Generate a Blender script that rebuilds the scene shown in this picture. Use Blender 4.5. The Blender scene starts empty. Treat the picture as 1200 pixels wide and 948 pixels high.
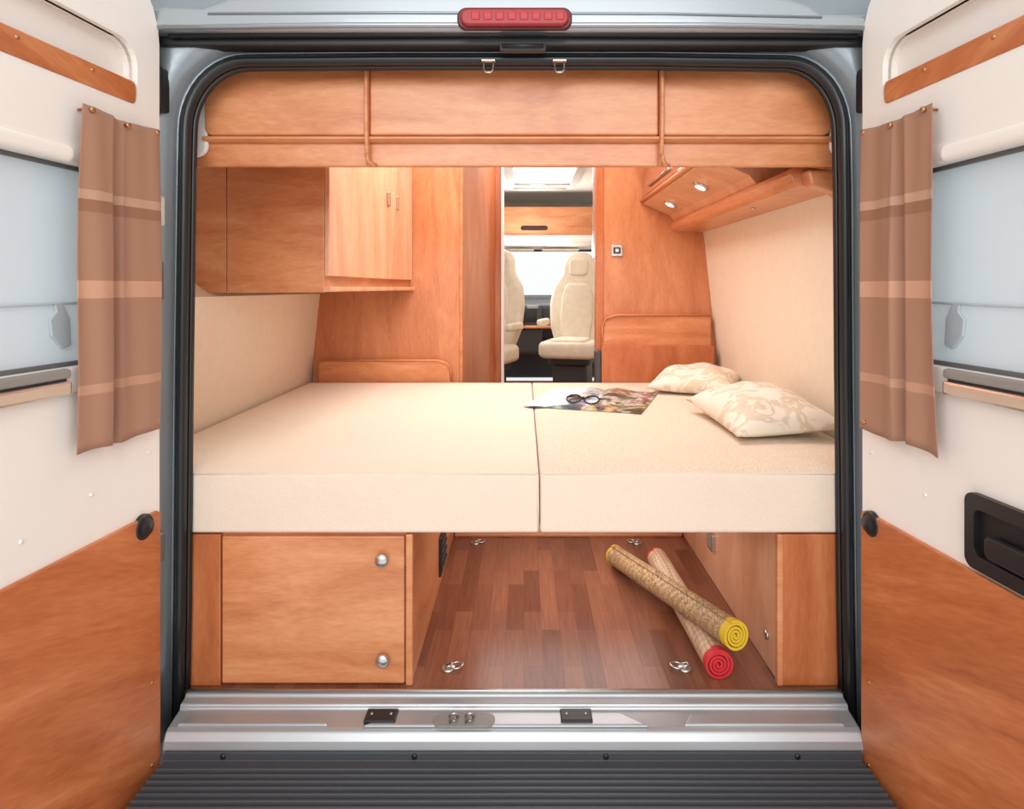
import bpy, bmesh, math, random
from mathutils import Vector, Matrix
from mathutils.geometry import tessellate_polygon
random.seed(4)
sc = bpy.context.scene
sc.view_settings.view_transform = 'Standard'

# ------------------------------------------------------------------ helpers
def lin(c):
    return tuple(((v/255)/12.92 if v/255 <= .04045 else ((v/255+.055)/1.055)**2.4) for v in c) + (1,)

def newmat(name):
    m = bpy.data.materials.new(name); m.use_nodes = True
    nt = m.node_tree
    return m, nt, nt.nodes['Principled BSDF']

def simple(name, col, rough=.5, metal=0, coat=0, bump=0, bscale=200, var=0, vscale=4, emit=0):
    m, nt, b = newmat(name)
    b.inputs['Base Color'].default_value = lin(col)
    b.inputs['Roughness'].default_value = rough
    b.inputs['Metallic'].default_value = metal
    b.inputs['Coat Weight'].default_value = coat
    tc = nt.nodes.new('ShaderNodeTexCoord')
    if bump:
        n = nt.nodes.new('ShaderNodeTexNoise'); n.inputs['Scale'].default_value = bscale; n.inputs['Detail'].default_value = 3
        bp = nt.nodes.new('ShaderNodeBump'); bp.inputs['Strength'].default_value = bump; bp.inputs['Distance'].default_value = .002
        nt.links.new(tc.outputs['Object'], n.inputs['Vector'])
        nt.links.new(n.outputs['Fac'], bp.inputs['Height']); nt.links.new(bp.outputs['Normal'], b.inputs['Normal'])
    if var:
        n2 = nt.nodes.new('ShaderNodeTexNoise'); n2.inputs['Scale'].default_value = vscale; n2.inputs['Detail'].default_value = 4
        r = nt.nodes.new('ShaderNodeValToRGB')
        r.color_ramp.elements[0].position = .3; r.color_ramp.elements[1].position = .7
        r.color_ramp.elements[0].color = lin([max(0, c-var) for c in col]); r.color_ramp.elements[1].color = lin([min(255, c+var*.5) for c in col])
        nt.links.new(tc.outputs['Object'], n2.inputs['Vector'])
        nt.links.new(n2.outputs['Fac'], r.inputs['Fac']); nt.links.new(r.outputs['Color'], b.inputs['Base Color'])
    if emit:
        b.inputs['Emission Color'].default_value = lin(col); b.inputs['Emission Strength'].default_value = emit
    return m

def wood(name, dark, mid, light, scale=(1.2, 1.2, 5), rough=.33, seed=0, nscale=2.2, fine=.34, rot=(0, 0, 0)):
    m, nt, b = newmat(name)
    tc = nt.nodes.new('ShaderNodeTexCoord'); mp = nt.nodes.new('ShaderNodeMapping')
    mr_ = nt.nodes.new('ShaderNodeMapping'); mr_.inputs['Rotation'].default_value = rot
    mp.inputs['Scale'].default_value = scale; mp.inputs['Location'].default_value = (seed*3.1, seed*1.7, seed*2.3)
    n = nt.nodes.new('ShaderNodeTexNoise'); n.inputs['Scale'].default_value = nscale; n.inputs['Detail'].default_value = 5
    n.inputs['Roughness'].default_value = .58; n.inputs['Distortion'].default_value = .8
    r = nt.nodes.new('ShaderNodeValToRGB'); e = r.color_ramp.elements
    e[0].position = .28; e[0].color = lin(dark); e[1].position = .72; e[1].color = lin(light)
    k = e.new(.5); k.color = lin(mid)
    n2 = nt.nodes.new('ShaderNodeTexNoise'); n2.inputs['Scale'].default_value = nscale*14; n2.inputs['Detail'].default_value = 4
    mx = nt.nodes.new('ShaderNodeMixRGB'); mx.blend_type = 'SOFT_LIGHT'; mx.inputs['Fac'].default_value = fine
    nt.links.new(tc.outputs['Object'], mr_.inputs['Vector']); nt.links.new(mr_.outputs['Vector'], mp.inputs['Vector'])
    nt.links.new(mp.outputs['Vector'], n.inputs['Vector']); nt.links.new(mp.outputs['Vector'], n2.inputs['Vector'])
    nt.links.new(n.outputs['Fac'], r.inputs['Fac']); nt.links.new(r.outputs['Color'], mx.inputs['Color1'])
    nt.links.new(n2.outputs['Fac'], mx.inputs['Color2']); nt.links.new(mx.outputs['Color'], b.inputs['Base Color'])
    b.inputs['Roughness'].default_value = rough; b.inputs['Coat Weight'].default_value = .15; b.inputs['Coat Roughness'].default_value = .2
    return m

W_cab = wood('wood_cherry_h', (186, 110, 66), (206, 133, 85), (222, 154, 108))
W_cabv = wood('wood_cherry_v', (184, 110, 68), (200, 130, 85), (214, 148, 104), scale=(5, 5, 1), seed=3)
W_light = wood('wood_cherry_light', (208, 146, 108), (222, 166, 128), (232, 184, 150), scale=(4, 4, 1), seed=5)
W_red = wood('wood_cherry_red', (166, 88, 48), (184, 106, 62), (200, 126, 80), scale=(5, 5, 1), seed=7)
W_door = wood('wood_door', (162, 86, 46), (186, 106, 60), (204, 128, 80), scale=(1.5, 1.2, 8), seed=9, rough=.4, fine=.4, nscale=1.4, rot=(.35, 0, 0))
W_trim = wood('wood_trim', (194, 116, 72), (210, 137, 90), (222, 153, 108), scale=(1, 1, 6), seed=2)
M_cream = simple('wall_cream', (238, 225, 204), .7, bump=.12, bscale=400, var=3, vscale=30)
M_ceil = simple('ceiling_white', (244, 240, 234), .7)
M_card = simple('door_card_cream', (238, 231, 223), .45, bump=.1, bscale=300)
M_silver = simple('silver_paint', (158, 164, 168), .3, metal=.6, coat=.5)
M_sill = simple('sill_aluminium', (184, 187, 189), .36, metal=.6, var=10, vscale=3)
M_jamb = simple('jamb_paint', (138, 147, 152), .34, metal=.5, coat=.5)
M_black = simple('black_plastic', (28, 28, 30), .4)
M_rubber = simple('rubber', (30, 32, 34), .35)
M_bump = simple('bumper_plastic', (66, 69, 74), .42, bump=.2, bscale=500)
M_chrome = simple('chrome', (205, 203, 198), .25, metal=.9)
M_red = simple('brake_lens', (150, 4, 12), .25)
M_redd = simple('brake_lens_dark', (70, 4, 8), .3)
M_grey = simple('window_frame_grey', (140, 136, 130), .4)
M_gask = simple('window_gasket', (96, 96, 96), .5)
M_seat = simple('seat_fabric', (234, 222, 202), .8, bump=.3, bscale=300, var=8, vscale=20)
M_dash = simple('dash_plastic', (62, 62, 64), .5)
M_scr = simple('screen_glass', (20, 24, 28), .1)
M_white = simple('white_plastic', (240, 238, 232), .4)
M_copper = simple('latch_copper', (190, 140, 100), .3, metal=.8)
M_lamp = simple('lamp_lens', (255, 244, 225), .3, emit=5)
M_skyglow = simple('skylight_glow', (250, 250, 248), .5, emit=.9)  # emission stands in for daylight coming through the skylight blind
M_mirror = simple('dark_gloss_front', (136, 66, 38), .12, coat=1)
M_stay = simple('stay_grey', (176, 184, 190), .4)

def glassmat(name, tint, gl=.08):
    m = bpy.data.materials.new(name); m.use_nodes = True; nt = m.node_tree; nt.nodes.clear()
    o = nt.nodes.new('ShaderNodeOutputMaterial'); mix = nt.nodes.new('ShaderNodeMixShader')
    t = nt.nodes.new('ShaderNodeBsdfTransparent'); g = nt.nodes.new('ShaderNodeBsdfGlossy')
    t.inputs['Color'].default_value = lin(tint); g.inputs['Roughness'].default_value = .05; mix.inputs['Fac'].default_value = gl
    nt.links.new(t.outputs[0], mix.inputs[1]); nt.links.new(g.outputs[0], mix.inputs[2]); nt.links.new(mix.outputs[0], o.inputs['Surface'])
    return m
def frosted(name, col):
    m = bpy.data.materials.new(name); m.use_nodes = True; nt = m.node_tree; nt.nodes.clear()
    o = nt.nodes.new('ShaderNodeOutputMaterial'); mix = nt.nodes.new('ShaderNodeMixShader'); mix2 = nt.nodes.new('ShaderNodeMixShader')
    t = nt.nodes.new('ShaderNodeBsdfTransparent'); d = nt.nodes.new('ShaderNodeBsdfDiffuse'); tl = nt.nodes.new('ShaderNodeBsdfTranslucent')
    t.inputs['Color'].default_value = (.95, .97, .98, 1)
    d.inputs['Color'].default_value = lin(col); tl.inputs['Color'].default_value = lin(col)
    mix.inputs['Fac'].default_value = .45; mix2.inputs['Fac'].default_value = .15
    L = nt.links.new
    L(d.outputs[0], mix.inputs[1]); L(tl.outputs[0], mix.inputs[2]); L(mix.outputs[0], mix2.inputs[1]); L(t.outputs[0], mix2.inputs[2]); L(mix2.outputs[0], o.inputs['Surface'])
    return m
M_glass = frosted('door_glass_frosted', (228, 236, 239))
M_wscreen = glassmat('windscreen_glass', (254, 255, 255), .03)

def mesh(name, vs, fs, mat, parent=None, bevel=0, seg=2, smooth=False, solid=0):
    me = bpy.data.meshes.new(name)
    me.from_pydata([tuple(v) for v in vs], [], fs)
    bm = bmesh.new(); bm.from_mesh(me)
    bmesh.ops.remove_doubles(bm, verts=bm.verts, dist=1e-6)
    bmesh.ops.recalc_face_normals(bm, faces=bm.faces)
    bm.to_mesh(me); bm.free()
    o = bpy.data.objects.new(name, me); sc.collection.objects.link(o)
    me.materials.append(mat)
    if solid:
        s = o.modifiers.new('s', 'SOLIDIFY'); s.thickness = solid
    if bevel:
        b = o.modifiers.new('b', 'BEVEL'); b.width = bevel; b.segments = seg; b.limit_method = 'ANGLE'; b.angle_limit = math.radians(35)
    if smooth:
        for p in me.polygons: p.use_smooth = True
    if parent: o.parent = parent
    return o

def grp(name):
    e = bpy.data.objects.new(name, None); sc.collection.objects.link(e); e.empty_display_size = .1
    return e

def box(name, x0, x1, y0, y1, z0, z1, mat, parent=None, bevel=.003, seg=2, xf=None):
    vs = [(x, y, z) for x in (x0, x1) for y in (y0, y1) for z in (z0, z1)]
    if xf: vs = [xf(*v) for v in vs]
    fs = [(0, 1, 3, 2), (4, 6, 7, 5), (0, 4, 5, 1), (2, 3, 7, 6), (0, 2, 6, 4), (1, 5, 7, 3)]
    return mesh(name, vs, fs, mat, parent, bevel, seg)

XZ = lambda a, b, d: (a, d, b)
YZ = lambda a, b, d: (d, a, b)
XY = lambda a, b, d: (a, b, d)

def rrect(a0, a1, b0, b1, r, n=6):
    if not isinstance(r, (list, tuple)): r = [r]*4   # bl, br, tr, tl
    pts = []
    for (cx, cy, rr, st) in ((a0, b0, r[0], 180), (a1, b0, r[1], 270), (a1, b1, r[2], 0), (a0, b1, r[3], 90)):
        if rr <= 0: pts.append((cx, cy)); continue
        ox = cx + rr*(1 if cx == a0 else -1); oy = cy + rr*(1 if cy == b0 else -1)
        for i in range(n+1):
            t = math.radians(st + 90*i/n); pts.append((ox+rr*math.cos(t), oy+rr*math.sin(t)))
    return pts

def plate(name, outline, d0, d1, f, mat, parent=None, holes=(), bevel=.003, seg=2, smooth=False):
    loops = [list(outline)] + [list(h) for h in holes]
    flat = [p for l in loops for p in l]; N = len(flat)
    vs = [f(p[0], p[1], d0) for p in flat] + [f(p[0], p[1], d1) for p in flat]
    if not holes:
        fs = [tuple(range(N)), tuple(range(2*N-1, N-1, -1))]
    else:
        tris = tessellate_polygon([[Vector((p[0], p[1], 0)) for p in l] for l in loops])
        fs = [tuple(t) for t in tris] + [tuple(i+N for i in reversed(t)) for t in tris]
    k = 0
    for l in loops:
        n = len(l)
        for i in range(n):
            a = k+i; b = k+(i+1) % n
            fs.append((a, b, b+N, a+N))
        k += n
    return mesh(name, vs, fs, mat, parent, bevel, seg, smooth)

def tube(name, pts, r, mat, parent=None, n=10, closed=False):
    pts = [Vector(p) for p in pts]; vs = []; fs = []; m = len(pts)
    up = Vector((0, 0, 1))
    for i, p in enumerate(pts):
        if closed: d = (pts[(i+1) % m]-pts[i-1])
        else: d = (pts[min(i+1, m-1)]-pts[max(i-1, 0)])
        d.normalize()
        u = up if abs(d.dot(up)) < .95 else Vector((0, 1, 0))
        a = d.cross(u).normalized(); b = a.cross(d)
        for k in range(n):
            t = 2*math.pi*k/n; vs.append(p+r*(a*math.cos(t)+b*math.sin(t)))
    for i in range(m if closed else m-1):
        for k in range(n):
            j = (i+1) % m
            fs.append((i*n+k, i*n+(k+1) % n, j*n+(k+1) % n, j*n+k))
    if not closed:
        fs.append(tuple(range(n))); fs.append(tuple((m-1)*n+k for k in range(n)))
    return mesh(name, vs, fs, mat, parent, smooth=True)

def lathe(name, c, axis, prof, mat, parent=None, n=24):
    c = Vector(c); ax = Vector(axis).normalized()
    u = Vector((0, 0, 1)) if abs(ax.z) < .9 else Vector((1, 0, 0))
    a = ax.cross(u).normalized(); b = ax.cross(a); vs = []; fs = []
    for (r, h) in prof:
        for k in range(n):
            t = 2*math.pi*k/n; vs.append(c+ax*h+max(r, 1e-5)*(a*math.cos(t)+b*math.sin(t)))
    for i in range(len(prof)-1):
        for k in range(n):
            fs.append((i*n+k, i*n+(k+1) % n, (i+1)*n+(k+1) % n, (i+1)*n+k))
    fs.append(tuple(range(n))); fs.append(tuple((len(prof)-1)*n+k for k in range(n)))
    return mesh(name, vs, fs, mat, parent, smooth=True)

def sweep_xz(name, path, prof, mat, parent=None, closed_prof=True, bevel=0):
    P = [Vector((p[0], p[1])) for p in path]; m = len(P); vs = []; fs = []; q = len(prof)
    for i in range(m):
        d = (P[min(i+1, m-1)]-P[max(i-1, 0)]).normalized()
        nr = Vector((-d.y, d.x))
        for (n_, y_) in prof:
            w = P[i]+nr*n_; vs.append((w.x, y_, w.y))
    for i in range(m-1):
        for k in range(q if closed_prof else q-1):
            fs.append((i*q+k, i*q+(k+1) % q, (i+1)*q+(k+1) % q, (i+1)*q+k))
    if closed_prof:
        fs.append(tuple(range(q))); fs.append(tuple((m-1)*q+k for k in range(q)))
    return mesh(name, vs, fs, mat, parent, bevel=bevel, smooth=True)

# ------------------------------------------------------------------ camera
cam = bpy.data.cameras.new('camera'); co = bpy.data.objects.new('camera', cam); sc.collection.objects.link(co)
co.location = (0, -1.5, .959); co.rotation_euler = (math.pi/2, 0, 0)
cam.sensor_width = 36; cam.lens = 22.2; cam.shift_x = -14/1200; cam.shift_y = -137/1200; cam.clip_start = .02
sc.camera = co

# ------------------------------------------------------------------ room shell (van interior)
L_prof = [(-.06, -1.04), (.5, -1.03), (.93, -.985), (1.0, -1.075), (1.87, -1.075)]
R_prof = [(-.06, .95), (.5, .945), (1.2, .87), (1.6, .80), (1.87, .68)]
def wall(name, prof, sgn):
    out = [(x, z) for z, x in prof] + [(x+sgn*.03, z) for z, x in reversed(prof)]
    return plate(name, out, .06, 5.0, XZ, M_cream, bevel=0)
wall('wall_left', L_prof, -1); wall('wall_right', R_prof, 1)
plate('ceiling', rrect(-1.08, .82, .12, 5.3, 0), 1.86, 1.90, XY, M_ceil, bevel=0)

# floor laminate
m, nt, b = newmat('laminate_floor')
tc = nt.nodes.new('ShaderNodeTexCoord'); mp = nt.nodes.new('ShaderNodeMapping'); mp.inputs['Rotation'].default_value = (0, 0, math.pi/2)
br = nt.nodes.new('ShaderNodeTexBrick'); br.inputs['Scale'].default_value = 1; br.inputs['Brick Width'].default_value = .27
br.inputs['Row Height'].default_value = .05; br.inputs['Mortar Size'].default_value = .0004; br.inputs['Mortar Smooth'].default_value = .3
br.offset = .37; br.offset_frequency = 2; br.squash = 1
br.inputs['Color1'].default_value = lin((110, 65, 46)); br.inputs['Color2'].default_value = lin((148, 93, 67)); br.inputs['Mortar'].default_value = lin((90, 52, 38))
mp2 = nt.nodes.new('ShaderNodeMapping'); mp2.inputs['Scale'].default_value = (22, 1.5, 5)
n = nt.nodes.new('ShaderNodeTexNoise'); n.inputs['Scale'].default_value = 6; n.inputs['Detail'].default_value = 6
mx = nt.nodes.new('ShaderNodeMixRGB'); mx.blend_type = 'SOFT_LIGHT'; mx.inputs['Fac'].default_value = .55
for a_, b_ in ((tc.outputs['Object'], mp.inputs['Vector']), (mp.outputs['Vector'], br.inputs['Vector']), (tc.outputs['Object'], mp2.inputs['Vector']),
               (mp2.outputs['Vector'], n.inputs['Vector']), (br.outputs['Color'], mx.inputs['Color1']), (n.outputs['Fac'], mx.inputs['Color2']), (mx.outputs['Color'], b.inputs['Base Color'])):
    nt.links.new(a_, b_)
b.inputs['Roughness'].default_value = .3; b.inputs['Coat Weight'].default_value = .15; b.inputs['Coat Roughness'].default_value = .15
M_floor = m
plate('floor', rrect(-1.04, .95, 0.0, 5.0, 0), -.05, 0.0, XY, M_floor, bevel=0)

gm = simple('studio_ground', (235, 235, 235), .8)
plate('studio_ground', rrect(-8, 8, -8, 12, 0), -.72, -.70, XY, gm, bevel=0)

# ------------------------------------------------------------------ rear opening
path = [(-.806, -.10), (-.801, .2), (-.796, .75), (-.789, 1.25)]
def arc(x0, z0, x1, z1, vert_first, n=10):
    out = []
    for i in range(n+1):
        t = math.pi/2*i/n
        if vert_first: out.append((x1-(x1-x0)*math.cos(t), z0+(z1-z0)*math.sin(t)))
        else: out.append((x0+(x1-x0)*math.sin(t), z1+(z0-z1)*math.cos(t)))
    return out
path += arc(-.787, 1.33, -.655, 1.482, True)
path += [(-.3, 1.485), (.3, 1.485)]
path += arc(.62, 1.480, .742, 1.33, False)
path += [(.745, 1.2), (.748, .75), (.754, .2), (.760, -.10)]
vb = grp('van_body')
sweep_xz('door_seal', path, [(0, -.004), (.003, -.016), (.011, -.022), (.019, -.018), (.024, 0), (.012, .012), (.003, .008)], M_rubber, vb)
sweep_xz('door_seal_inner_lip', path, [(-.006, .012), (-.002, .0), (.003, .004), (.002, .016)], M_black, vb)
sweep_xz('jamb_frame', path, [(.012, .012), (.025, -.002), (.031, -.010), (.034, -.012), (.038, -.034), (.06, -.05), (.275, -.055), (.275, .012)], M_jamb, vb)
sweep_xz('jamb_crease', path, [(.0345, -.012), (.038, -.018), (.040, -.030), (.037, -.026)], M_dash, vb)
sweep_xz('jamb_ridge', path, [(.026, -.003), (.028, -.011), (.031, -.012), (.031, -.004)], M_silver, vb)
# roof
ro = [(-.86, 1.53), (-.86, 1.575), (-.80, 1.585), (-.715, 1.582), (-.685, 1.592), (-.655, 1.604), (-.45, 1.632), (.0, 1.65), (.42, 1.63), (.59, 1.604), (.635, 1.588), (.66, 1.57), (.76, 1.568), (.80, 1.56), (.80, 1.53)]
plate('roof_edge', ro, -.10, -.03, XZ, M_silver, vb, bevel=.012, seg=3)
tube('roof_crease', [(-.70, -.1005, 1.566), (-.3, -.101, 1.568), (.3, -.101, 1.566), (.66, -.1005, 1.558)], .003, M_jamb, vb)
tube('roof_gutter_lip', [(-.84, -.095, 1.537), (-.4, -.1, 1.541), (0, -.1, 1.541), (.4, -.1, 1.541), (.78, -.095, 1.535)], .006, M_silver, vb)
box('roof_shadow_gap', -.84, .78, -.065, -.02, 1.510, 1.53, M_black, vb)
tube('top_rubber_strip', [(-.80, -.075, 1.527), (0, -.08, 1.531), (.75, -.075, 1.527)], .006, M_rubber, vb)
box('latch_plate', -.055, .05, -.070, -.045, 1.497, 1.512, M_dash, vb, bevel=.004)
tube('latch_bar', [(-.05, -.078, 1.504), (.045, -.078, 1.504)], .004, M_black, vb)
for cx in (-.083, .083):
    tube('hook_wire', [(cx-.011, -.02, 1.487), (cx-.011, -.028, 1.468), (cx-.006, -.03, 1.460), (cx+.006, -.03, 1.460), (cx+.011, -.028, 1.468), (cx+.011, -.02, 1.487)], .0024, M_chrome, vb, n=8)
    box('hook_plate', cx-.016, cx+.016, -.032, -.02, 1.486, 1.490, M_chrome, vb, bevel=.001)
for sx, X in ((-1, -.842), (1, .79)):
    box('hinge_arm', X-.025, X+.025, -.078, -.04, 1.36, 1.46, M_black, vb, bevel=.006)
    box('hinge_mid', X-.014, X+.014, -.078, -.04, 1.10, 1.17, M_white, vb, bevel=.006)
    box('hinge_lower', X-.012, X+.012, -.078, -.04, .93, 1.02, M_silver, vb, bevel=.006)
    box('hinge_base', X-.014, X+.014, -.078, -.04, .33, .40, M_silver, vb, bevel=.006)
    lathe('hinge_bolt', (X-.004*sx, -.078, .385), (0, -1, 0), [(.009, 0), (.009, .004), (.004, .007)], M_dash, vb, 12)
    lathe('hinge_bolt', (X-.004*sx, -.078, .345), (0, -1, 0), [(.009, 0), (.009, .004), (.004, .007)], M_dash, vb, 12)
for X, s in ((-1.115, -1), (1.01, 1)):
    plate('body_side', [(X, -.5), (X, 1.3), (X, 1.9), (X-s*.02, 1.9), (X-s*.02, 1.3), (X-s*.02, -.5)], -.05, 5.2, XZ, M_silver, vb, bevel=0)

bl = grp('brake_light')
plate('housing', rrect(-.147, .106, 1.527, 1.576, .02), -.112, -.098, XZ, M_redd, bl, bevel=.004)
plate('lens', rrect(-.14, .099, 1.532, 1.571, .018), -.120, -.110, XZ, M_red, bl, bevel=.005)
M_diode = simple('diode_red', (172, 18, 24), .3)
for i in range(8):
    box('lens_segment', -.115+i*.0265, -.097+i*.0265, -.1215, -.118, 1.544, 1.562, M_diode, bl, .002)

# sill
sl = grp('door_sill')
def extx(name, prof, x0, x1, mat, parent, bevel=.002):
    return plate(name, prof, x0, x1, lambda a, b, d: (d, a, b), mat, parent, bevel=bevel)
extx('sill_plate', [(.0, .002), (-.012, .002), (-.016, -.004), (-.035, -.008), (-.038, -.018), (-.085, -.026), (-.095, -.03), (-.104, -.045), (-.108, -.060), (-.098, -.10), (.0, -.10)], -.798, .752, M_sill, sl, .003)
tube('sill_edge_trim', [(-.795, -.004, .004), (.75, -.004, .004)], .004, M_chrome, sl)
plate('sill_raised_pad', [(-.36, -.09), (-.30, -.045), (.22, -.045), (.28, -.09)], -.03, -.018, XY, M_sill, sl, bevel=.004)
plate('sill_raised_pad_side', [(-.78, -.085), (-.76, -.05), (-.46, -.05), (-.44, -.085)], -.03, -.019, XY, M_sill, sl, bevel=.004)
plate('sill_raised_pad_side', [(.36, -.085), (.38, -.05), (.70, -.05), (.72, -.085)], -.03, -.019, XY, M_sill, sl, bevel=.004)
for cx in (-.325, .119):
    box('stop_plate', cx-.036, cx+.036, -.082, -.04, -.024, -.013, M_black, sl, .003)
    for dx in (-.022, .022):
        lathe('screw', (cx+dx, -.06, -.013), (0, 0, 1), [(.004, 0), (.003, .002)], M_chrome, sl, 10)
plate('striker_recess', rrect(-.205, -.065, -.096, -.05, .02), -.022, -.0165, XY, M_grey, sl, bevel=.002)
for cx in (-.158, -.122):
    tube('striker_loop', [(cx-.008, -.085, -.017), (cx-.008, -.088, .002), (cx, -.088, .009), (cx+.008, -.086, .002), (cx+.008, -.06, -.017)], .003, M_chrome, sl, 8)
    lathe('striker_bolt', (cx, -.075, -.017), (0, 0, 1), [(.008, 0), (.008, .003), (.003, .005)], M_jamb, sl, 12)
rb = grp('rear_bumper')
prof = [(-.10, -.2), (-.10, -.062), (-.114, -.062), (-.117, -.078), (-.135, -.081)]
y = -.14
for i in range(8):
    prof += [(y, -.081), (y-.003, -.072), (y-.008, -.072), (y-.011, -.081)]; y -= .0168
prof += [(-.285, -.082), (-.30, -.095), (-.31, -.13), (-.30, -.30), (-.2, -.32)]
extx('step', prof, -.79, .742, M_bump, rb, .0012)
for i in range(4):
    lathe('bumper_screw', (-.66+i*.42, -.114, -.070), (0, -1, 0), [(.007, 0), (.006, .003), (0, .004)], M_black, rb, 12)
box('bumper_corner', -1.1, -.79, -.30, -.06, -.35, -.20, M_bump, rb, .02, 4)
box('bumper_corner', .742, 1.02, -.30, -.06, -.35, -.20, M_bump, rb, .02, 4)
box('bumper_lower', -1.1, 1.02, -.28, .0, -.5, -.22, M_bump, rb, .02, 4)

# ------------------------------------------------------------------ rear doors
def make_door(name, side):
    if side < 0: O = Vector((-.82, -.085)); T = Vector((-.108, -1)).normalized(); Wd = Vector((1, -.108)).normalized()
    else: O = Vector((.762, -.085)); T = Vector((.095, -1)).normalized(); Wd = Vector((-1, -.095)).normalized()
    def F(a, b, d):
        p = O+T*a+Wd*d; return (p.x, p.y, b)
    g = grp(name)
    win = rrect(.035, .64, .775, 1.215, .04)
    out = rrect(-.005, .74, -.18, 1.66, [.03, .03, .12, .16])
    plate('outer_shell', out, -.058, -.046, F, M_silver, g, holes=[win], bevel=.004)
    plate('shell_flange', out, -.048, -.010, F, M_silver, g, holes=[rrect(.02, .715, -.155, 1.635, [.02, .02, .10, .14])], bevel=.004)
    niche = rrect(.075, .66, 1.345, 1.475, [.025, .03, .05, .05])
    card_out = rrect(.006, .725, -.17, 1.65, [.02, .02, .11, .15])
    plate('inner_card', card_out, -.012, .008, F, M_card, g, holes=[win, niche], bevel=.006, seg=3)
    plate('niche_back', rrect(.06, .67, 1.33, 1.49, .03), -.030, -.024, F, M_card, g, bevel=0)
    plate('niche_wall', rrect(.065, .67, 1.335, 1.485, .03), -.026, -.004, F, M_card, g, holes=[niche], bevel=0)
    plate('wood_strip', rrect(.082, .66, 1.345, 1.392, .01), -.005, .011, F, W_door, g, bevel=.003)
    plate('wood_panel', rrect(.012, .715, -.162, .467, [.02, .02, .012, .012]), .004, .016, F, W_door, g, bevel=.003)
    inner = rrect(.05, .63, .812, 1.188, .03)
    inner2 = rrect(.056, .624, .820, 1.181, .028)
    plate('window_frame', rrect(.028, .65, .765, 1.225, .045), -.006, .014, F, M_card, g, holes=[inner], bevel=.005, seg=3)
    plate('window_glass', rrect(.03, .645, .77, 1.22, .04), -.020, -.016, F, M_glass, g, bevel=0)
    plate('window_gasket', rrect(.03, .648, .767, 1.223, .045), -.016, -.006, F, M_gask, g, holes=[inner2], bevel=.002)
    plate('blind_cassette', rrect(.262, .64, 1.186, 1.218, .014), .010, .034, F, M_card, g, bevel=.012, seg=4)
    plate('blind_rail', rrect(.262, .64, .794, .812, .006), .010, .024, F, M_grey, g, bevel=.004)
    plate('blind_rail_low', rrect(.262, .645, .764, .790, .006), .010, .026, F, M_chrome, g, bevel=.005)
    plate('rail_groove', rrect(.264, .64, .7895, .7945, .001), .010, .015, F, M_dash, g, bevel=0)
    tube('window_stay', [F(.06, .935, -.012), F(.2, .93, -.012), F(.62, .925, -.012)], .0025, M_stay, g, 8)
    plate('stay_bracket', [(.225, .85), (.245, .845), (.268, .87), (.272, .90), (.258, .915), (.262, .93), (.245, .932), (.228, .90)], -.016, -.010, F, M_stay, g, bevel=.002)
    def lt(nm, a, b, d, prof, mat):
        return lathe(nm, F(a, b, d), (Wd.x, Wd.y, 0), prof, mat, g, 24)
    lt('stop_button', .063 if side < 0 else .045, .447, .008, [(.027, 0), (.027, .008), (.022, .012), (.020, .010), (.016, .018), (0, .020)], M_black)
    for (a, b) in ((.04, .60), (.04, .10), (.04, 1.28), (.2, .56), (.35, .53), (.04, -.08), (.2, 1.378), (.36, 1.378)):
        strip = b > 1.3
        lt('screw', a, b, .008 if .5 < b and not strip else (.010 if strip else .015), [(.004, 0), (.004, .002), (0, .0035)], M_card if .5 < b < 1.3 else M_copper)
    if side > 0:
        ho = rrect(.308, .50, .475, .605, .018)
        plate('handle_bezel', ho, .006, .020, F, M_black, g, holes=[rrect(.328, .48, .50, .58, .015)], bevel=.004)
        plate('handle_pocket', rrect(.32, .49, .49, .585, .015), .0, .009, F, simple('handle_dark', (16, 16, 18), .5), g, bevel=.002)
        plate('handle_grip', rrect(.355, .47, .505, .545, .012), .012, .026, F, M_black, g, bevel=.005)
    return F, Wd
FL, WL = make_door('door_1', -1)
FR, WR = make_door('door_2', 1)

# curtains
m, nt, b = newmat('curtain_fabric')
tc = nt.nodes.new('ShaderNodeTexCoord'); sp = nt.nodes.new('ShaderNodeSeparateXYZ'); r = nt.nodes.new('ShaderNodeValToRGB')
mr = nt.nodes.new('ShaderNodeMapRange'); mr.inputs['From Min'].default_value = .648; mr.inputs['From Max'].default_value = 1.307
nt.links.new(tc.outputs['Object'], sp.inputs[0]); nt.links.new(sp.outputs['Z'], mr.inputs['Value']); nt.links.new(mr.outputs[0], r.inputs['Fac'])
r.color_ramp.interpolation = 'CONSTANT'; e = r.color_ramp.elements
BC = (162, 117, 92)
e[0].color = lin(BC); e[1].position = .165; e[1].color = lin((184, 138, 110))
for p_, c_ in ((.195, BC), (.44, (196, 146, 116)), (.49, BC), (.685, (146, 100, 74)), (.72, (184, 144, 118)), (.75, BC)):
    k = e.new(p_); k.color = lin(c_)
nt.links.new(r.outputs['Color'], b.inputs['Base Color']); b.inputs['Roughness'].default_value = .75; b.inputs['Sheen Weight'].default_value = .1
wv = nt.nodes.new('ShaderNodeTexNoise'); wv.inputs['Scale'].default_value = 500; bp = nt.nodes.new('ShaderNodeBump'); bp.inputs['Strength'].default_value = .3; bp.inputs['Distance'].default_value = .001
nt.links.new(tc.outputs['Object'], wv.inputs['Vector']); nt.links.new(wv.outputs['Fac'], bp.inputs['Height']); nt.links.new(bp.outputs['Normal'], b.inputs['Normal'])
M_curt = m
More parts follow.
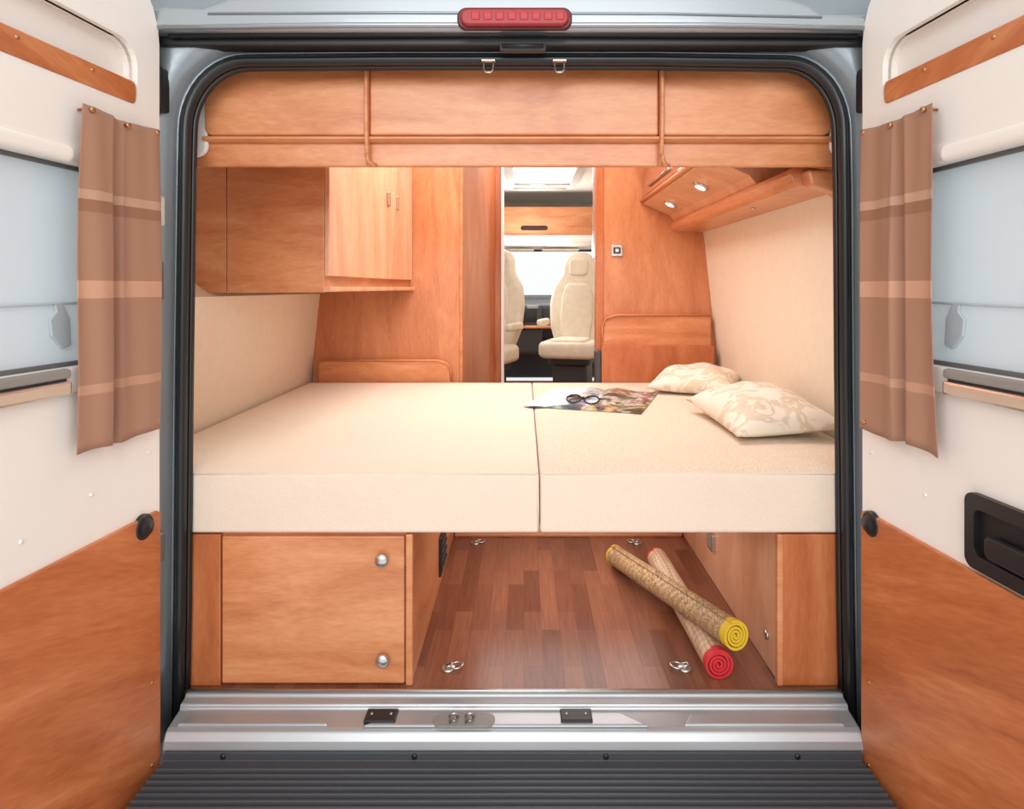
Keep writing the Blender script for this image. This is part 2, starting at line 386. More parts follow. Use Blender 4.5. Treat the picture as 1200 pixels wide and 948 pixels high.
def make_curtain(F, ph, Wd):
    g = grp('curtain'); vs = []; fs = []; nx, nz = 80, 40
    for j in range(nz+1):
        v = j/nz; z = 1.300-.648*v
        for i in range(nx+1):
            u = i/nx
            a = .046+u*(.198+.016*v) + .004*math.sin(v*5+ph)*u
            amp = .003+.005*min(1, v*2.2)
            d = .034+amp*math.sin(u*math.pi*2*1.6+ph+.5*math.sin(v*3))+.0015*math.sin(u*23+v*4)
            if .48 < u < .66: d -= (.008+.018*min(1, v*2.5))*math.sin((u-.48)/.18*math.pi)**.6
            vs.append(F(a, z-.006*math.sin(u*math.pi)*(1-v)+.004*math.sin(u*9+ph)*v, max(d, .0115)))
    for j in range(nz):
        for i in range(nx):
            k = j*(nx+1)+i; fs.append((k, k+1, k+nx+2, k+nx+1))
    mesh('cloth', vs, fs, M_curt, g, smooth=True, solid=.0015)
    for (a, z) in ((.054, 1.292), (.232, 1.292), (.14, 1.286), (.056, .67)):
        lathe('snap_stud', F(a, z, .010), (Wd.x, Wd.y, 0), [(.003, 0), (.003, .026), (.006, .027), (.005, .031), (0, .032)], M_copper, g, 12)
make_curtain(FL, .4, WL); make_curtain(FR, 2.0, WR)

# ------------------------------------------------------------------ header overhead cabinet
hc = grp('overhead_cabinet')
box('carcass', -.96, .82, .115, .44, 1.365, 1.855, W_cab, hc)
xs = [(-.795, -.395), (-.384, .335), (.347, .765)]
for i, (x0, x1) in enumerate(xs):
    rr = [.02, 0, 0, .09] if i == 0 else ([0, .02, .09, 0] if i == 2 else 0)
    plate('flap', rrect(x0, x1, 1.338, 1.515, rr, 10), .070, .115, XZ, W_cab, hc, bevel=.005, seg=3)
extx('shelf_lip', [(.115, 1.338), (.078, 1.338), (.066, 1.334), (.066, 1.328), (.078, 1.322), (.115, 1.322)], -.80, .775, W_trim, hc, .002)
box('lower_band', -.95, .80, .090, .108, 1.264, 1.366, W_cab, hc, .004)
box('upper_filler', -.8, .77, .10, .14, 1.50, 1.60, W_cab, hc)
for X in (-.389, .341):
    pr = [(.10, 1.52), (.052, 1.52), (.050, 1.40), (.054, 1.33), (.062, 1.285), (.075, 1.264), (.10, 1.262)]
    extx('divider', pr, X-.005, X+.005, W_trim, hc, .004)
    tube('divider_curl', [(X+.0, .060, 1.29), (X+.003, .062, 1.274), (X+.010, .068, 1.266), (X+.02, .078, 1.264)], .005, W_trim, hc)
pl = grp('trim_1')
plate('lining_left', rrect(-.93, -.79, 1.285, 1.52, [.03, .03, .03, .06]), .075, .089, XZ, M_card, pl, bevel=.005)
plate('lining_right', rrect(.765, .90, 1.285, 1.52, [.03, .03, .06, .03]), .075, .089, XZ, M_card, pl, bevel=.005)

# ------------------------------------------------------------------ left wall cabinet
wc = grp('wall_cabinet')
body = [(-1.065, .515), (-.632, .515), (-.60, 1.29), (-.555, 1.545), (-1.065, 1.545)]
plate('carcass', body, 1.005, 1.855, XY, W_cab, wc, bevel=.003)
plate('bottom', [(-.975, .515), (-.632, .515), (-.60, 1.29), (-.555, 1.545), (-.975, 1.545)], .95, 1.006, XY, W_cab, wc, bevel=.003)
box('end_panel', -.941, -.632, .498, .514, .943, 1.855, W_cab, wc, .003)
box('end_filler', -1.068, -.943, .500, .514, .943, 1.855, W_cab, wc, .002)
def slab(name, p0, p1, z0, z1, th, mat, parent, bevel=.003):
    p0 = Vector(p0); p1 = Vector(p1); d = (p1-p0).normalized(); nn = Vector((d.y, -d.x))*th
    pts = [p0, p1, p1+nn, p0+nn]
    return plate(name, [(p.x, p.y) for p in pts], z0, z1, XY, mat, parent, bevel=bevel)
slab('door_near', (-.632, .50), (-.598, 1.29), .995, 1.84, .016, W_light, wc)
slab('door_far', (-.598, 1.30), (-.553, 1.54), .995, 1.84, .016, W_light, wc)
plate('bottom_shelf_lip', [(-.64, .50), (-.612, .50), (-.575, 1.29), (-.525, 1.545), (-.6, 1.545)], .945, .962, XY, W_light, wc, bevel=.004)
box('cup_pull', -.584, -.576, 1.20, 1.235, 1.31, 1.37, M_chrome, wc, .003)
box('cup_pull', -.576, -.566, 1.335, 1.37, 1.31, 1.37, M_chrome, wc, .003)

# ------------------------------------------------------------------ right side overhead locker + shelf
ol = grp('overhead_locker')
pr = [(.60, 1.82), (.574, 1.372), (.576, 1.36), (.70, 1.305), (.735, 1.262), (.855, 1.262), (.79, 1.60), (.68, 1.84)]
plate('carcass', pr, .46, 1.545, XZ, W_light, ol, bevel=.003)
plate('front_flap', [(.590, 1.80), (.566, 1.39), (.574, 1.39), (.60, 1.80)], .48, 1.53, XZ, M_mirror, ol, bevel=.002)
tube('front_rail', [(.566, .465, 1.375), (.566, 1.54, 1.375)], .009, W_trim, ol)
tube('flap_handle', [(.575, .95, 1.43), (.562, .96, 1.42), (.562, 1.35, 1.42), (.575, 1.36, 1.43)], .006, M_chrome, ol, 8)
nose = [(.867, 1.225), (.862, 1.262), (.728, 1.282), (.712, 1.276), (.705, 1.258), (.712, 1.238), (.728, 1.228)]
plate('shelf', nose, .17, 1.545, XZ, W_trim, ol, bevel=.004, seg=3)
plate('shelf_bracket', [(.73, 1.262), (.80, 1.262), (.855, 1.24), (.85, 1.18), (.835, 1.175), (.80, 1.205), (.74, 1.225)], .125, .172, XZ, W_trim, ol, bevel=.006)
sn = Vector((-(1.36-1.305), 0, -(.70-.576))).normalized()
for Y in (1.28, .80):
    X = .645; Z = 1.33
    lathe('spot_lamp', (X, Y, Z), sn, [(.032, -.002), (.032, .005), (.024, .008)], M_chrome, ol, 20)
    lathe('spot_lens', (X, Y, Z), sn, [(.022, .004), (.019, .010), (0, .012)], M_lamp, ol, 16)
lathe('shelf_button', (.77, .62, 1.226), (0, 0, -1), [(.008, 0), (.008, .004), (0, .006)], M_chrome, ol, 12)

# ------------------------------------------------------------------ partitions
pt = grp('wall_back')
box('partition_left', -1.02, -.305, 1.55, 1.58, 0, 1.855, W_cabv, pt)
slab('partition_return', (-.305, 1.55), (-.17, 2.25), 0, 1.855, -.02, W_red, pt)
box('partition_edge', -.312, -.296, 1.545, 1.56, 0, 1.855, W_trim, pt, .006)
box('door_jamb_left', -.19, -.128, 2.25, 2.29, 0, 1.855, W_red, pt)
box('door_jamb_trim', -.135, -.118, 2.22, 2.25, 0, 1.855, M_white, pt)
box('partition_right', .385, .93, 1.55, 1.58, 0, 1.855, W_cabv, pt)
box('column_right', .345, .39, 1.549, 1.60, 0, 1.855, W_red, pt, .006)
box('column_mirror', .335, .347, 1.56, 1.60, 1.1, 1.8, M_chrome, pt, .002)
box('cab_side_left', -.95, -.30, 2.29, 2.32, 0, 1.855, M_cream, pt)

ls = grp('light_switch')
plate('plate', rrect(.42, .475, 1.110, 1.165, .008), 1.54, 1.549, XZ, M_chrome, ls, bevel=.002)
plate('rocker', rrect(.43, .465, 1.122, 1.153, .004), 1.534, 1.545, XZ, M_dash, ls, bevel=.002)
plate('rocker_slot', rrect(.44, .455, 1.130, 1.145, .002), 1.532, 1.536, XZ, M_white, ls, bevel=.001)

hb = grp('headboard')
plate('board', rrect(-.98, -.345, .368, .612, [0, 0, .06, .02]), 1.505, 1.543, XZ, W_cab, hb, bevel=.006)
tube('board_edge', [(-.975, 1.505, .612), (-.41, 1.505, .612), (-.372, 1.505, .60), (-.352, 1.505, .575), (-.347, 1.505, .52)], .005, W_trim, hb)
hb2 = grp('headboard')
plate('board', rrect(.372, .895, .368, .828, [0, 0, .01, .07]), 1.515, 1.543, XZ, W_cab, hb2, bevel=.006)
plate('lower_board', rrect(.366, .90, .368, .685, [0, 0, .01, .03]), 1.478, 1.515, XZ, W_red, hb2, bevel=.005)
tube('board_edge', [(.374, 1.512, .70), (.376, 1.512, .77), (.392, 1.512, .812), (.44, 1.512, .828), (.89, 1.512, .828)], .005, W_trim, hb2)
box('side_post', .337, .364, 1.48, 1.543, .368, .66, M_dash, hb2, .006)

# ------------------------------------------------------------------ lower storage cabinets
def knob(c, ax, parent, r=.016):
    lathe('knob', c, ax, [(r*.6, 0), (r*.5, .006), (r, .010), (r, .016), (r*.8, .020), (0, .021)], M_chrome, parent, 24)
s1 = grp('storage_cabinet')
box('carcass', -1.0, -.27, .035, .94, 0, .366, W_cab, s1)
box('door', -.727, -.288, .02, .037, .006, .36, W_cab, s1, .003)
box('stile', -.99, -.731, .02, .037, .0, .364, W_red, s1, .002)
box('edge_strip', -.285, -.268, .02, .037, 0, .364, W_trim, s1, .003)
knob((-.340, .02, .308), (0, -1, 0), s1); knob((-.338, .02, .068), (0, -1, 0), s1)
box('side_vent', -.272, -.262, .5, .64, .04, .165, M_black, s1, .004)
for i in range(4): box('vent_slat', -.263, -.258, .51, .63, .055+i*.027, .065+i*.027, M_dash, s1, .002)
s2 = grp('storage_cabinet')
box('carcass', .616, .925, .035, .94, 0, .366, W_light, s2)
box('front_panel', .622, .92, .02, .037, 0, .364, W_red, s2, .003)
box('edge_strip', .610, .624, .018, .037, 0, .364, W_trim, s2, .003)
plate('socket', rrect(.53, .59, .105, .165, .008), .604, .618, YZ, M_chrome, s2, bevel=.002)
plate('socket_inner', rrect(.54, .58, .115, .155, .004), .602, .606, YZ, M_grey, s2, bevel=.001)
knob((.616, .30, .30), (-1, 0, 0), s2, .012)
lathe('button', (.616, .10, .08), (-1, 0, 0), [(.012, 0), (.012, .004), (0, .006)], M_chrome, s2, 16)
bb = grp('bed_base')
box('rear_panel', -.268, .614, .942, .96, 0, .366, W_light, bb)
box('slat_board', -.268, .609, .08, .94, .345, .366, W_trim, bb)
box('rear_support', -1.0, .92, .96, 1.47, .33, .366, W_cab, bb)
box('rear_leg', -.98, -.94, 1.4, 1.44, 0, .33, W_cab, bb); box('rear_leg', .86, .90, 1.4, 1.44, 0, .33, W_cab, bb)
box('floor_trim', -.266, .609, .93, .941, 0, .012, W_trim, bb, .003)

# ------------------------------------------------------------------ mattresses
def fabric(name, col, col2, sc1, str_):
    m, nt, b = newmat(name)
    tc = nt.nodes.new('ShaderNodeTexCoord')
    v = nt.nodes.new('ShaderNodeTexVoronoi'); v.inputs['Scale'].default_value = sc1
    r = nt.nodes.new('ShaderNodeValToRGB'); r.color_ramp.elements[0].color = lin(col2); r.color_ramp.elements[1].color = lin(col)
    r.color_ramp.elements[0].position = .1; r.color_ramp.elements[1].position = .6
    n = nt.nodes.new('ShaderNodeTexNoise'); n.inputs['Scale'].default_value = 5; n.inputs['Detail'].default_value = 5
    bp = nt.nodes.new('ShaderNodeBump'); bp.inputs['Strength'].default_value = .7; bp.inputs['Distance'].default_value = .016
    bp2 = nt.nodes.new('ShaderNodeBump'); bp2.inputs['Strength'].default_value = str_; bp2.inputs['Distance'].default_value = .002
    L = nt.links.new
    L(tc.outputs['Object'], v.inputs['Vector']); L(tc.outputs['Object'], n.inputs['Vector']); L(v.outputs['Distance'], r.inputs['Fac'])
    L(r.outputs['Color'], b.inputs['Base Color']); L(n.outputs['Fac'], bp.inputs['Height']); L(v.outputs['Distance'], bp2.inputs['Height'])
    L(bp.outputs['Normal'], bp2.inputs['Normal']); L(bp2.outputs['Normal'], b.inputs['Normal'])
    b.inputs['Roughness'].default_value = .8; b.inputs['Sheen Weight'].default_value = .1
    return m
M_m1 = fabric('mattress_fabric', (233, 216, 194), (226, 207, 184), 300, .15)
M_m2 = fabric('mattress_fabric_textured', (231, 213, 190), (208, 186, 160), 200, .4)
M_mf = fabric('mattress_fabric_side', (232, 212, 193), (224, 203, 183), 300, .15)
def mattress(x0, x1, mtop):
    g = grp('mattress'); vs = []; fs = []
    box('core', x0, x1, .018, 1.472, .368, .512, M_mf, g, .008, 4)
    nx, ny = 20, 30
    for j in range(ny+1):
        for i in range(nx+1):
            u, v = i/nx, j/ny
            e = min(u, 1-u)*(x1-x0); f = min(v, 1-v)*1.44
            k = min(1, min(e, f)/.04); h = .005*math.sin(k*math.pi/2)
            vs.append((x0+.003+(x1-x0-.006)*u, .023+1.444*v, .5115+h))
    for j in range(ny):
        for i in range(nx):
            q = j*(nx+1)+i; fs.append((q, q+1, q+nx+2, q+nx+1))
    mesh('top_cover', vs, fs, mtop, g, smooth=True)
    tube('piping_front', [(x0+.008, .0205, .509), (x1-.008, .0205, .509)], .0022, M_m1, g, 8)
    tube('piping_side', [(x1-.003, .020, .508), (x1-.002, .017, .43), (x1-.003, .020, .372)], .002, M_m1, g, 8)
mattress(-1.01, .0365, M_m1); mattress(.0385, .925, M_m2)

# ------------------------------------------------------------------ pillows
m, nt, b = newmat('pillow_floral')
tc = nt.nodes.new('ShaderNodeTexCoord'); n = nt.nodes.new('ShaderNodeTexNoise'); n.inputs['Scale'].default_value = 10; n.inputs['Detail'].default_value = 3; n.inputs['Distortion'].default_value = 2.0
r = nt.nodes.new('ShaderNodeValToRGB'); e = r.color_ramp.elements
e[0].position = .51; e[0].color = lin((236, 225, 208)); e[1].position = .56; e[1].color = lin((220, 202, 178))
k = e.new(.66); k.color = lin((216, 198, 172))
k = e.new(.70); k.color = lin((236, 225, 208))
nt.links.new(tc.outputs['Object'], n.inputs['Vector']); nt.links.new(n.outputs['Fac'], r.inputs['Fac']); nt.links.new(r.outputs['Color'], b.inputs['Base Color']); b.inputs['Roughness'].default_value = .8
M_pil = m
def pillow(c, a, bb_, h, rz, tilt=0, ty=0, seed=0):
    N = 26; vs = []; fs = []; R = Matrix.Rotation(ty, 3, 'Y') @ Matrix.Rotation(tilt, 3, 'X') @ Matrix.Rotation(rz, 3, 'Z')
    rnd = random.Random(seed)
    ph = [rnd.random()*6 for _ in range(4)]
    idx = {}
    for s in (1, -1):
        for j in range(N+1):
            for i in range(N+1):
                u = -1+2*i/N; v = -1+2*j/N
                x = a*u*(1-.08*(1-v*v)*abs(u)); y_ = bb_*v*(1-.08*(1-u*u)*abs(v))
                t = max(0, (1-abs(u)**2.6)*(1-abs(v)**2.6))**.55
                z = h*t*(1 if s > 0 else -.5)
                if s > 0: z += t*(.005*math.sin(u*7+ph[0]+v*3)+.005*math.sin(v*8+ph[1]-u*4))
                idx[(s, i, j)] = len(vs); vs.append(Vector(c)+R @ Vector((x, y_, z)))
        for j in range(N):
            for i in range(N):
                fs.append((idx[(s, i, j)], idx[(s, i+1, j)], idx[(s, i+1, j+1)], idx[(s, i, j+1)]))
    zmin = min(v.z for v in vs); dz = .5175-zmin
    vs = [v+Vector((0, 0, dz)) for v in vs]
    return mesh('pillow', vs, fs, M_pil, smooth=True)
pillow((.748, .52, .56), .162, .235, .078, math.radians(3), math.radians(3), math.radians(-4), 1)
pillow((.735, 1.20, .56), .180, .165, .070, math.radians(-24), math.radians(3), math.radians(-2), 2)

# ------------------------------------------------------------------ magazine
def magmat(name, sd, cols):
    m, nt, b = newmat(name)
    tc = nt.nodes.new('ShaderNodeTexCoord'); mp = nt.nodes.new('ShaderNodeMapping'); mp.inputs['Location'].default_value = (sd, sd*2, 0)
    v = nt.nodes.new('ShaderNodeTexVoronoi'); v.inputs['Scale'].default_value = 16; v.distance = 'CHEBYCHEV'
    n = nt.nodes.new('ShaderNodeTexNoise'); n.inputs['Scale'].default_value = 9; n.inputs['Detail'].default_value = 6
    r = nt.nodes.new('ShaderNodeValToRGB'); e = r.color_ramp.elements
    e[0].position, e[0].color = cols[0][0], lin(cols[0][1]); e[1].position, e[1].color = cols[-1][0], lin(cols[-1][1])
    for p_, c_ in cols[1:-1]:
        k = e.new(p_); k.color = lin(c_)
    hs = nt.nodes.new('ShaderNodeMixRGB'); hs.inputs['Fac'].default_value = .3; hs.blend_type = 'SOFT_LIGHT'
    L = nt.links.new
    L(tc.outputs['Object'], mp.inputs['Vector']); L(mp.outputs['Vector'], v.inputs['Vector']); L(mp.outputs['Vector'], n.inputs['Vector']); L(n.outputs['Fac'], r.inputs['Fac'])
    L(r.outputs['Color'], hs.inputs['Color1']); L(v.outputs['Color'], hs.inputs['Color2']); L(hs.outputs['Color'], b.inputs['Base Color'])
    b.inputs['Roughness'].default_value = .3
    return m
M_magL = magmat('magazine_page_left', 2.3, [(.38, (84, 100, 122)), (.45, (150, 168, 184)), (.49, (206, 206, 204)), (.53, (170, 136, 110)), (.58, (214, 212, 208))])
M_magR = magmat('magazine_page_right', 4.3, [(.36, (40, 50, 44)), (.43, (90, 112, 74)), (.47, (204, 206, 204)), (.51, (160, 120, 84)), (.55, (66, 80, 104)), (.61, (206, 186, 130)), (.68, (215, 212, 206))])
mg = grp('magazine')
mc = Vector((.278, .985, .518)); rz = Matrix.Rotation(math.radians(-19), 3, 'Z')
def magpt(x, y, z): return mc+rz @ Vector((x, y, z))
for s, mm in ((-1, M_magL), (1, M_magR)):
    vs = []; fs = []; n_ = 14; HH = .225
    for i in range(n_+1):
        u = i/n_; x = s*.20*u; h = .004+.012*math.sin(min(1, u*1.6)*math.pi)*(1-u*.5)+.002*(1-u)
        for yy in (-HH, HH):
            vs.append(magpt(x, yy, h)); vs.append(magpt(x, yy, 0.0005))
    for i in range(n_):
        a = i*4; b_ = a+4
        fs += [(a, b_, b_+2, a+2), (a+1, a+3, b_+3, b_+1), (a, a+1, b_+1, b_), (a+2, b_+2, b_+3, a+3)]
    fs += [(0, 2, 3, 1), (n_*4, n_*4+1, n_*4+3, n_*4+2)]
    mesh('page_stack', vs, fs, mm, mg)
    vs = [magpt(s*(.19), y_, z_) for y_ in (-HH-.006, HH-.01) for z_ in (.0005, .003)] + [magpt(s*.217, y_, z_) for y_ in (-HH-.004, HH-.015) for z_ in (.0005, .003)]
    mesh('loose_page', vs, [(0, 1, 3, 2), (4, 6, 7, 5), (0, 4, 5, 1), (2, 3, 7, 6), (1, 5, 7, 3), (0, 2, 6, 4)], mm, mg)

eg = grp('eyeglasses')
ec = Vector((.215, .805, .5515)); er = Matrix.Rotation(math.radians(-22), 3, 'Z') @ Matrix.Rotation(math.radians(-50), 3, 'X')
def ep(x, y, z): return ec+er @ Vector((x, y, z))
M_lens = glassmat('lens_glass', (170, 165, 160), .1)
for s in (-1, 1):
    pts = [ep(s*.034+.027*math.cos(t), .003*math.sin(t), .021*math.sin(t)) for t in [2*math.pi*i/20 for i in range(20)]]
    tube('rim', pts, .0032, M_black, eg, 8, closed=True)
    tube('temple', [ep(s*.06, 0, .008), ep(s*.065, .006, .012), ep(s*.055, .010+.003*s, .015), ep(-s*.045, .012+.004*s, .012), ep(-s*.058, .014+.004*s, .004)], .0026, M_black, eg, 8)
    vs = [ep(s*.034+.026*math.cos(t), 0.003*math.sin(t), .020*math.sin(t)) for t in [2*math.pi*i/20 for i in range(20)]]
    mesh('lens', vs, [tuple(range(20))], M_lens, eg)
tube('bridge', [ep(-.008, 0, .004), ep(0, -.002, .008), ep(.008, 0, .004)], .0028, M_black, eg, 8)

# ------------------------------------------------------------------ rolled mats
def mat_bamboo(name, c1, c2, rot):
    m, nt, b = newmat(name)
    tc = nt.nodes.new('ShaderNodeTexCoord'); mp0 = nt.nodes.new('ShaderNodeMapping'); mp0.inputs['Rotation'].default_value = (0, 0, rot)
    mp = nt.nodes.new('ShaderNodeMapping')
    w = nt.nodes.new('ShaderNodeTexNoise'); w.inputs['Scale'].default_value = 1; w.inputs['Detail'].default_value = 1
    mp.inputs['Scale'].default_value = (300, 5, 300)
    r = nt.nodes.new('ShaderNodeValToRGB'); r.color_ramp.elements[0].position = .35; r.color_ramp.elements[1].position = .6
    r.color_ramp.elements[0].color = lin(c1); r.color_ramp.elements[1].color = lin(c2)
    wv = nt.nodes.new('ShaderNodeTexWave'); wv.inputs['Scale'].default_value = 14; wv.bands_direction = 'Y'
    mx = nt.nodes.new('ShaderNodeMixRGB'); mx.blend_type = 'SOFT_LIGHT'; mx.inputs['Fac'].default_value = .2
    L = nt.links.new
    L(tc.outputs['Object'], mp0.inputs['Vector']); L(mp0.outputs['Vector'], mp.inputs['Vector']); L(mp.outputs['Vector'], w.inputs['Vector']); L(w.outputs['Fac'], r.inputs['Fac']); L(mp0.outputs['Vector'], wv.inputs['Vector'])
    L(r.outputs['Color'], mx.inputs['Color1']); L(wv.outputs['Color'], mx.inputs['Color2']); L(mx.outputs['Color'], b.inputs['Base Color'])
    b.inputs['Roughness'].default_value = .6
    return m
def rolled_mat(p0, p1, R, bmat, emat):
    g = grp('rolled_mat'); p0 = Vector(p0); p1 = Vector(p1); d = p1-p0; Ln = d.length; d.normalize()
    a = d.cross(Vector((0, 0, 1))).normalized(); b_ = a.cross(d)
    def spiral(name, h0, h1, mat, dr=0):
        turns = 4.0; n = 140; vs = []; fs = []; th = R/(turns+1)*.88
        for i in range(n+1):
            t = i/n; ang = t*turns*2*math.pi+1.9; rr = R*(.16+.84*min(1, t*1.12))+dr*(t > .7)
            for (h, ro_) in ((h0, rr-th), (h0, rr), (h1, rr), (h1, rr-th)):
                vs.append(p0+d*h+(a*math.cos(ang)+b_*math.sin(ang))*ro_)
        for i in range(n):
            for k in range(4):
                fs.append((i*4+k, i*4+(k+1) % 4, (i+1)*4+(k+1) % 4, (i+1)*4+k))
        fs += [(0, 1, 2, 3), (n*4, n*4+1, n*4+2, n*4+3)]
        return mesh(name, vs, fs, mat, g)
    spiral('roll', .022, Ln-.008, bmat)
    spiral('end_binding', 0, .022, emat, .001); spiral('end_binding', Ln-.008, Ln, emat, .001)
    return g
B1 = mat_bamboo('mat_straw_tan', (132, 102, 70), (194, 160, 116), .3)
B2 = mat_bamboo('mat_straw_pale', (176, 140, 110), (216, 186, 154), 0)
M_yel = simple('binding_yellow', (224, 186, 44), .6); M_rd = simple('binding_red', (210, 46, 54), .6)
rolled_mat((.477, .045, .036), (.452, .66, .036), .035, B2, M_rd)
rolled_mat((.512, .025, .118), (.312, .68, .035), .034, B1, M_yel)

# ------------------------------------------------------------------ tie-down rings
for (x, y_, s) in ((-.19, .09, 1), (.405, .09, -1), (-.182, .87, 1), (.424, .87, -1)):
    g = grp('tie_down_ring')
    lathe('base', (x, y_, 0), (0, 0, 1), [(.019, 0), (.019, .003), (.015, .006), (0, .007)], M_chrome, g, 20)
    pts = [(x+s*(.020+.016*math.cos(t)), y_+.014*math.sin(t), .008+.002*math.cos(t)) for t in [2*math.pi*i/20 for i in range(20)]]
    tube('ring', pts, .0026, M_chrome, g, 8, closed=True)
    tube('clip', [(x-.008, y_-.006, .008), (x+.008, y_-.006, .011), (x+.008, y_+.006, .011), (x-.008, y_+.006, .008)], .0025, M_chrome, g, 8)

# ------------------------------------------------------------------ driving cab
def cab_seat(cx, cy, rot, nm='captain_seat'):
    g = grp(nm); Rm = Matrix.Rotation(rot, 3, 'Z'); C = Vector((cx, cy, 0))
    def T3(f): return lambda a, b_, d: tuple(C+Rm @ Vector(f(a, b_, d)))
    rec = math.radians(12)
    def back(a, b_, d): return (a, .18+d+(b_-.5)*math.sin(rec), b_)
    out = [(-.20, .47), (.20, .47), (.25, .62), (.26, .82), (.235, .96), (.18, 1.05), (.155, 1.09), (.145, 1.18), (.115, 1.25), (.05, 1.285), (-.05, 1.285), (-.115, 1.25), (-.145, 1.18), (-.155, 1.09), (-.18, 1.05), (-.235, .96), (-.26, .82), (-.25, .62)]
    plate('backrest', out, -.05, .06, T3(back), M_seat, g, bevel=.035, seg=5, smooth=True)
    inn = [(-.13, .50), (.13, .50), (.15, .7), (.14, .9), (.10, 1.0), (-.10, 1.0), (-.14, .9), (-.15, .7)]
    plate('back_pad', inn, -.075, -.03, T3(back), M_seat, g, bevel=.02, seg=4, smooth=True)
    plate('head_pad', rrect(-.09, .09, 1.07, 1.23, .04), -.07, -.03, T3(back), M_seat, g, bevel=.02, seg=4)
    f = T3(XY)
    plate('cushion', rrect(-.25, .25, -.32, .20, [.10, .10, .05, .05]), .36, .50, f, M_seat, g, bevel=.045, seg=5, smooth=True)
    plate('cushion_pad', rrect(-.15, .15, -.27, .12, .05), .47, .52, f, M_seat, g, bevel=.02, seg=4)
    s = 1 if cx < 0 else -1
    plate('armrest', rrect(-.14, .16, .62, .68, .025), s*.27-.025, s*.27+.025, lambda a, b_, d: tuple(C+Rm @ Vector((d, a, b_))), M_seat, g, bevel=.015)
    plate('swivel_plate', rrect(-.18, .18, -.2, .2, .05), .30, .36, f, M_dash, g, bevel=.01)
    plate('pedestal', rrect(-.15, .15, -.16, .16, .03), 0, .30, f, M_dash, g, bevel=.02)
cab_seat(.43, 4.05, math.radians(-16))
cab_seat(-.33, 3.55, math.radians(-20))
db = grp('dashboard')
extx('dash_body', [(5.0, .45), (4.9, .62), (4.88, .78), (4.95, .86), (5.25, .88), (5.5, .82), (5.5, 0), (5.2, 0), (5.1, .4)], -.95, .86, M_dash, db, .03)
box('center_console', -.16, .18, 4.72, 5.1, .30, .80, M_dash, db, .03, 4)
box('radio', -.10, .12, 4.705, 4.725, .62, .74, M_scr, db, .005)
box('vent', -.12, .0, 4.71, 4.73, .75, .785, M_grey, db, .005); box('vent', .03, .14, 4.71, 4.73, .75, .785, M_grey, db, .005)
tube('gear_lever', [(.0, 4.70, .55), (-.01, 4.62, .66)], .012, M_black, db)
box('glove_tray', -.2, .3, 4.66, 4.72, .56, .585, W_cab, db, .005)
sw = grp('steering_wheel')
sc_ = Vector((-.25, 4.68, .78))
def swp(r_, t):
    return sc_+Vector((r_*math.cos(t), r_*math.sin(t)*.45, r_*math.sin(t)*.9))
tube('rim', [swp(.19, 2*math.pi*i/32) for i in range(32)], .014, M_black, sw, closed=True)
for t in (0, math.pi, -math.pi/2): tube('spoke', [swp(.03, t), swp(.19, t)], .014, M_black, sw)
lathe('hub', sc_, (0, -.9, .45), [(.06, -.02), (.06, .01), (.04, .025), (0, .03)], M_black, sw)
tube('column', [sc_+Vector((0, .02, -.01)), (-.25, 4.95, .66)], .03, M_dash, sw)
w1 = grp('window_1')
def ws(a, b_, d): return (a, 5.55+d-(b_-.85)*.75, b_)
plate('frame', rrect(-.95, .86, .80, 1.42, .05), 0, .03, ws, M_dash, w1, holes=[rrect(-.86, .77, .86, 1.34, .06)], bevel=.005)
plate('windscreen', rrect(-.88, .79, .84, 1.36, .06), .012, .018, ws, M_wscreen, w1, bevel=0)
cs = grp('cab_shelf')
box('headliner', -.93, .84, 4.3, 5.25, 1.36, 1.40, M_ceil, cs, .01)
plate('wood_front', rrect(-.93, .84, 1.44, 1.70, .02), 4.3, 4.34, XZ, W_cab, cs, holes=[rrect(-.03, .22, 1.485, 1.53, .02)], bevel=.008)
plate('opening_back', rrect(-.05, .24, 1.47, 1.55, .01), 4.345, 4.36, XZ, M_redd, cs, bevel=0)
box('lower_trim', -.93, .84, 4.27, 4.32, 1.375, 1.44, M_ceil, cs, .015, 4)
box('front_close', -.93, .84, 5.2, 5.25, 1.36, 1.86, M_ceil, cs)
box('sun_visor', -.16, .10, 4.75, 4.95, 1.325, 1.345, M_cream, cs, .008); box('sun_visor', .18, .55, 4.75, 4.95, 1.325, 1.345, M_cream, cs, .008)
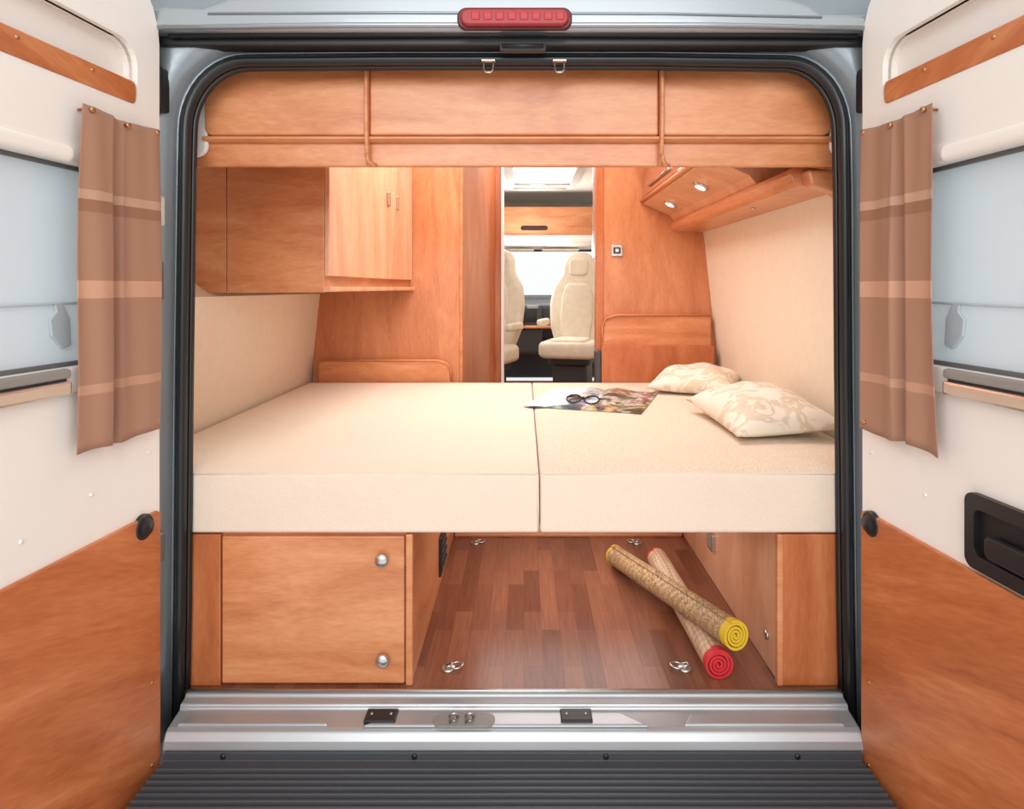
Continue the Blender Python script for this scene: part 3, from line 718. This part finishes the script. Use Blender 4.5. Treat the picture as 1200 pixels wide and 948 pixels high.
rl = grp('roof_skylight')
plate('frame', rrect(-.14, .44, 2.75, 3.95, .05), 1.81, 1.859, XY, M_white, rl, holes=[rrect(-.08, .38, 2.83, 3.88, .03)], bevel=.006)
plate('glow_panel', rrect(-.09, .39, 2.8, 3.9, .01), 1.845, 1.850, XY, M_skyglow, rl, bevel=.0)  # self-lit panel in the skylight, not a lamp
tube('blind_rod', [(-.08, 3.72, 1.815), (.38, 3.72, 1.815)], .009, M_chrome, rl)
tube('blind_rod', [(-.09, 3.90, 1.80), (.36, 3.90, 1.80)], .012, M_white, rl)

# ------------------------------------------------------------------ lights
w = bpy.data.worlds.new('world'); sc.world = w; w.use_nodes = True
w.node_tree.nodes['Background'].inputs['Color'].default_value = (1, 1, 1, 1); w.node_tree.nodes['Background'].inputs['Strength'].default_value = 1.05
def area(name, loc, target, sx, sy, e, col=(1, 1, 1)):
    l = bpy.data.lights.new(name, 'AREA'); l.shape = 'RECTANGLE'; l.size = sx; l.size_y = sy; l.energy = e; l.color = col
    o = bpy.data.objects.new(name, l); sc.collection.objects.link(o); o.location = loc
    o.rotation_euler = (Vector(target)-Vector(loc)).to_track_quat('-Z', 'Y').to_euler()
area('studio_softbox', (0, -3.2, 2.0), (0, .5, .6), 2.4, 1.6, 64, (.99, .99, 1))
area('ceiling_fill', (-.05, .95, 1.84), (-.05, .95, 0), 1.0, .7, 19, (.99, .98, .98))  # unseen fill added above the bed, no ceiling fitting there
area('aisle_fill', (.1, 2.2, 1.84), (.1, 2.4, 0), .9, .5, 14, (1, .99, .97))  # fill added out of view to light the aisle, no fixture
area('cab_fill', (-.05, 4.55, 1.34), (0, 4.3, .6), 1.2, .3, 24)  # unseen light added to brighten the driving cab
area('cab_ceiling_fill', (.0, 4.0, 1.25), (.1, 4.0, 2), .7, .4, 8)  # upward fill added to lift the dark ceiling beyond the doorway
area('underbed_fill', (.15, .5, .34), (.15, .5, 0), .6, .5, 2.4, (1, .97, .94))  # unseen fill below the slat board, no fitting there
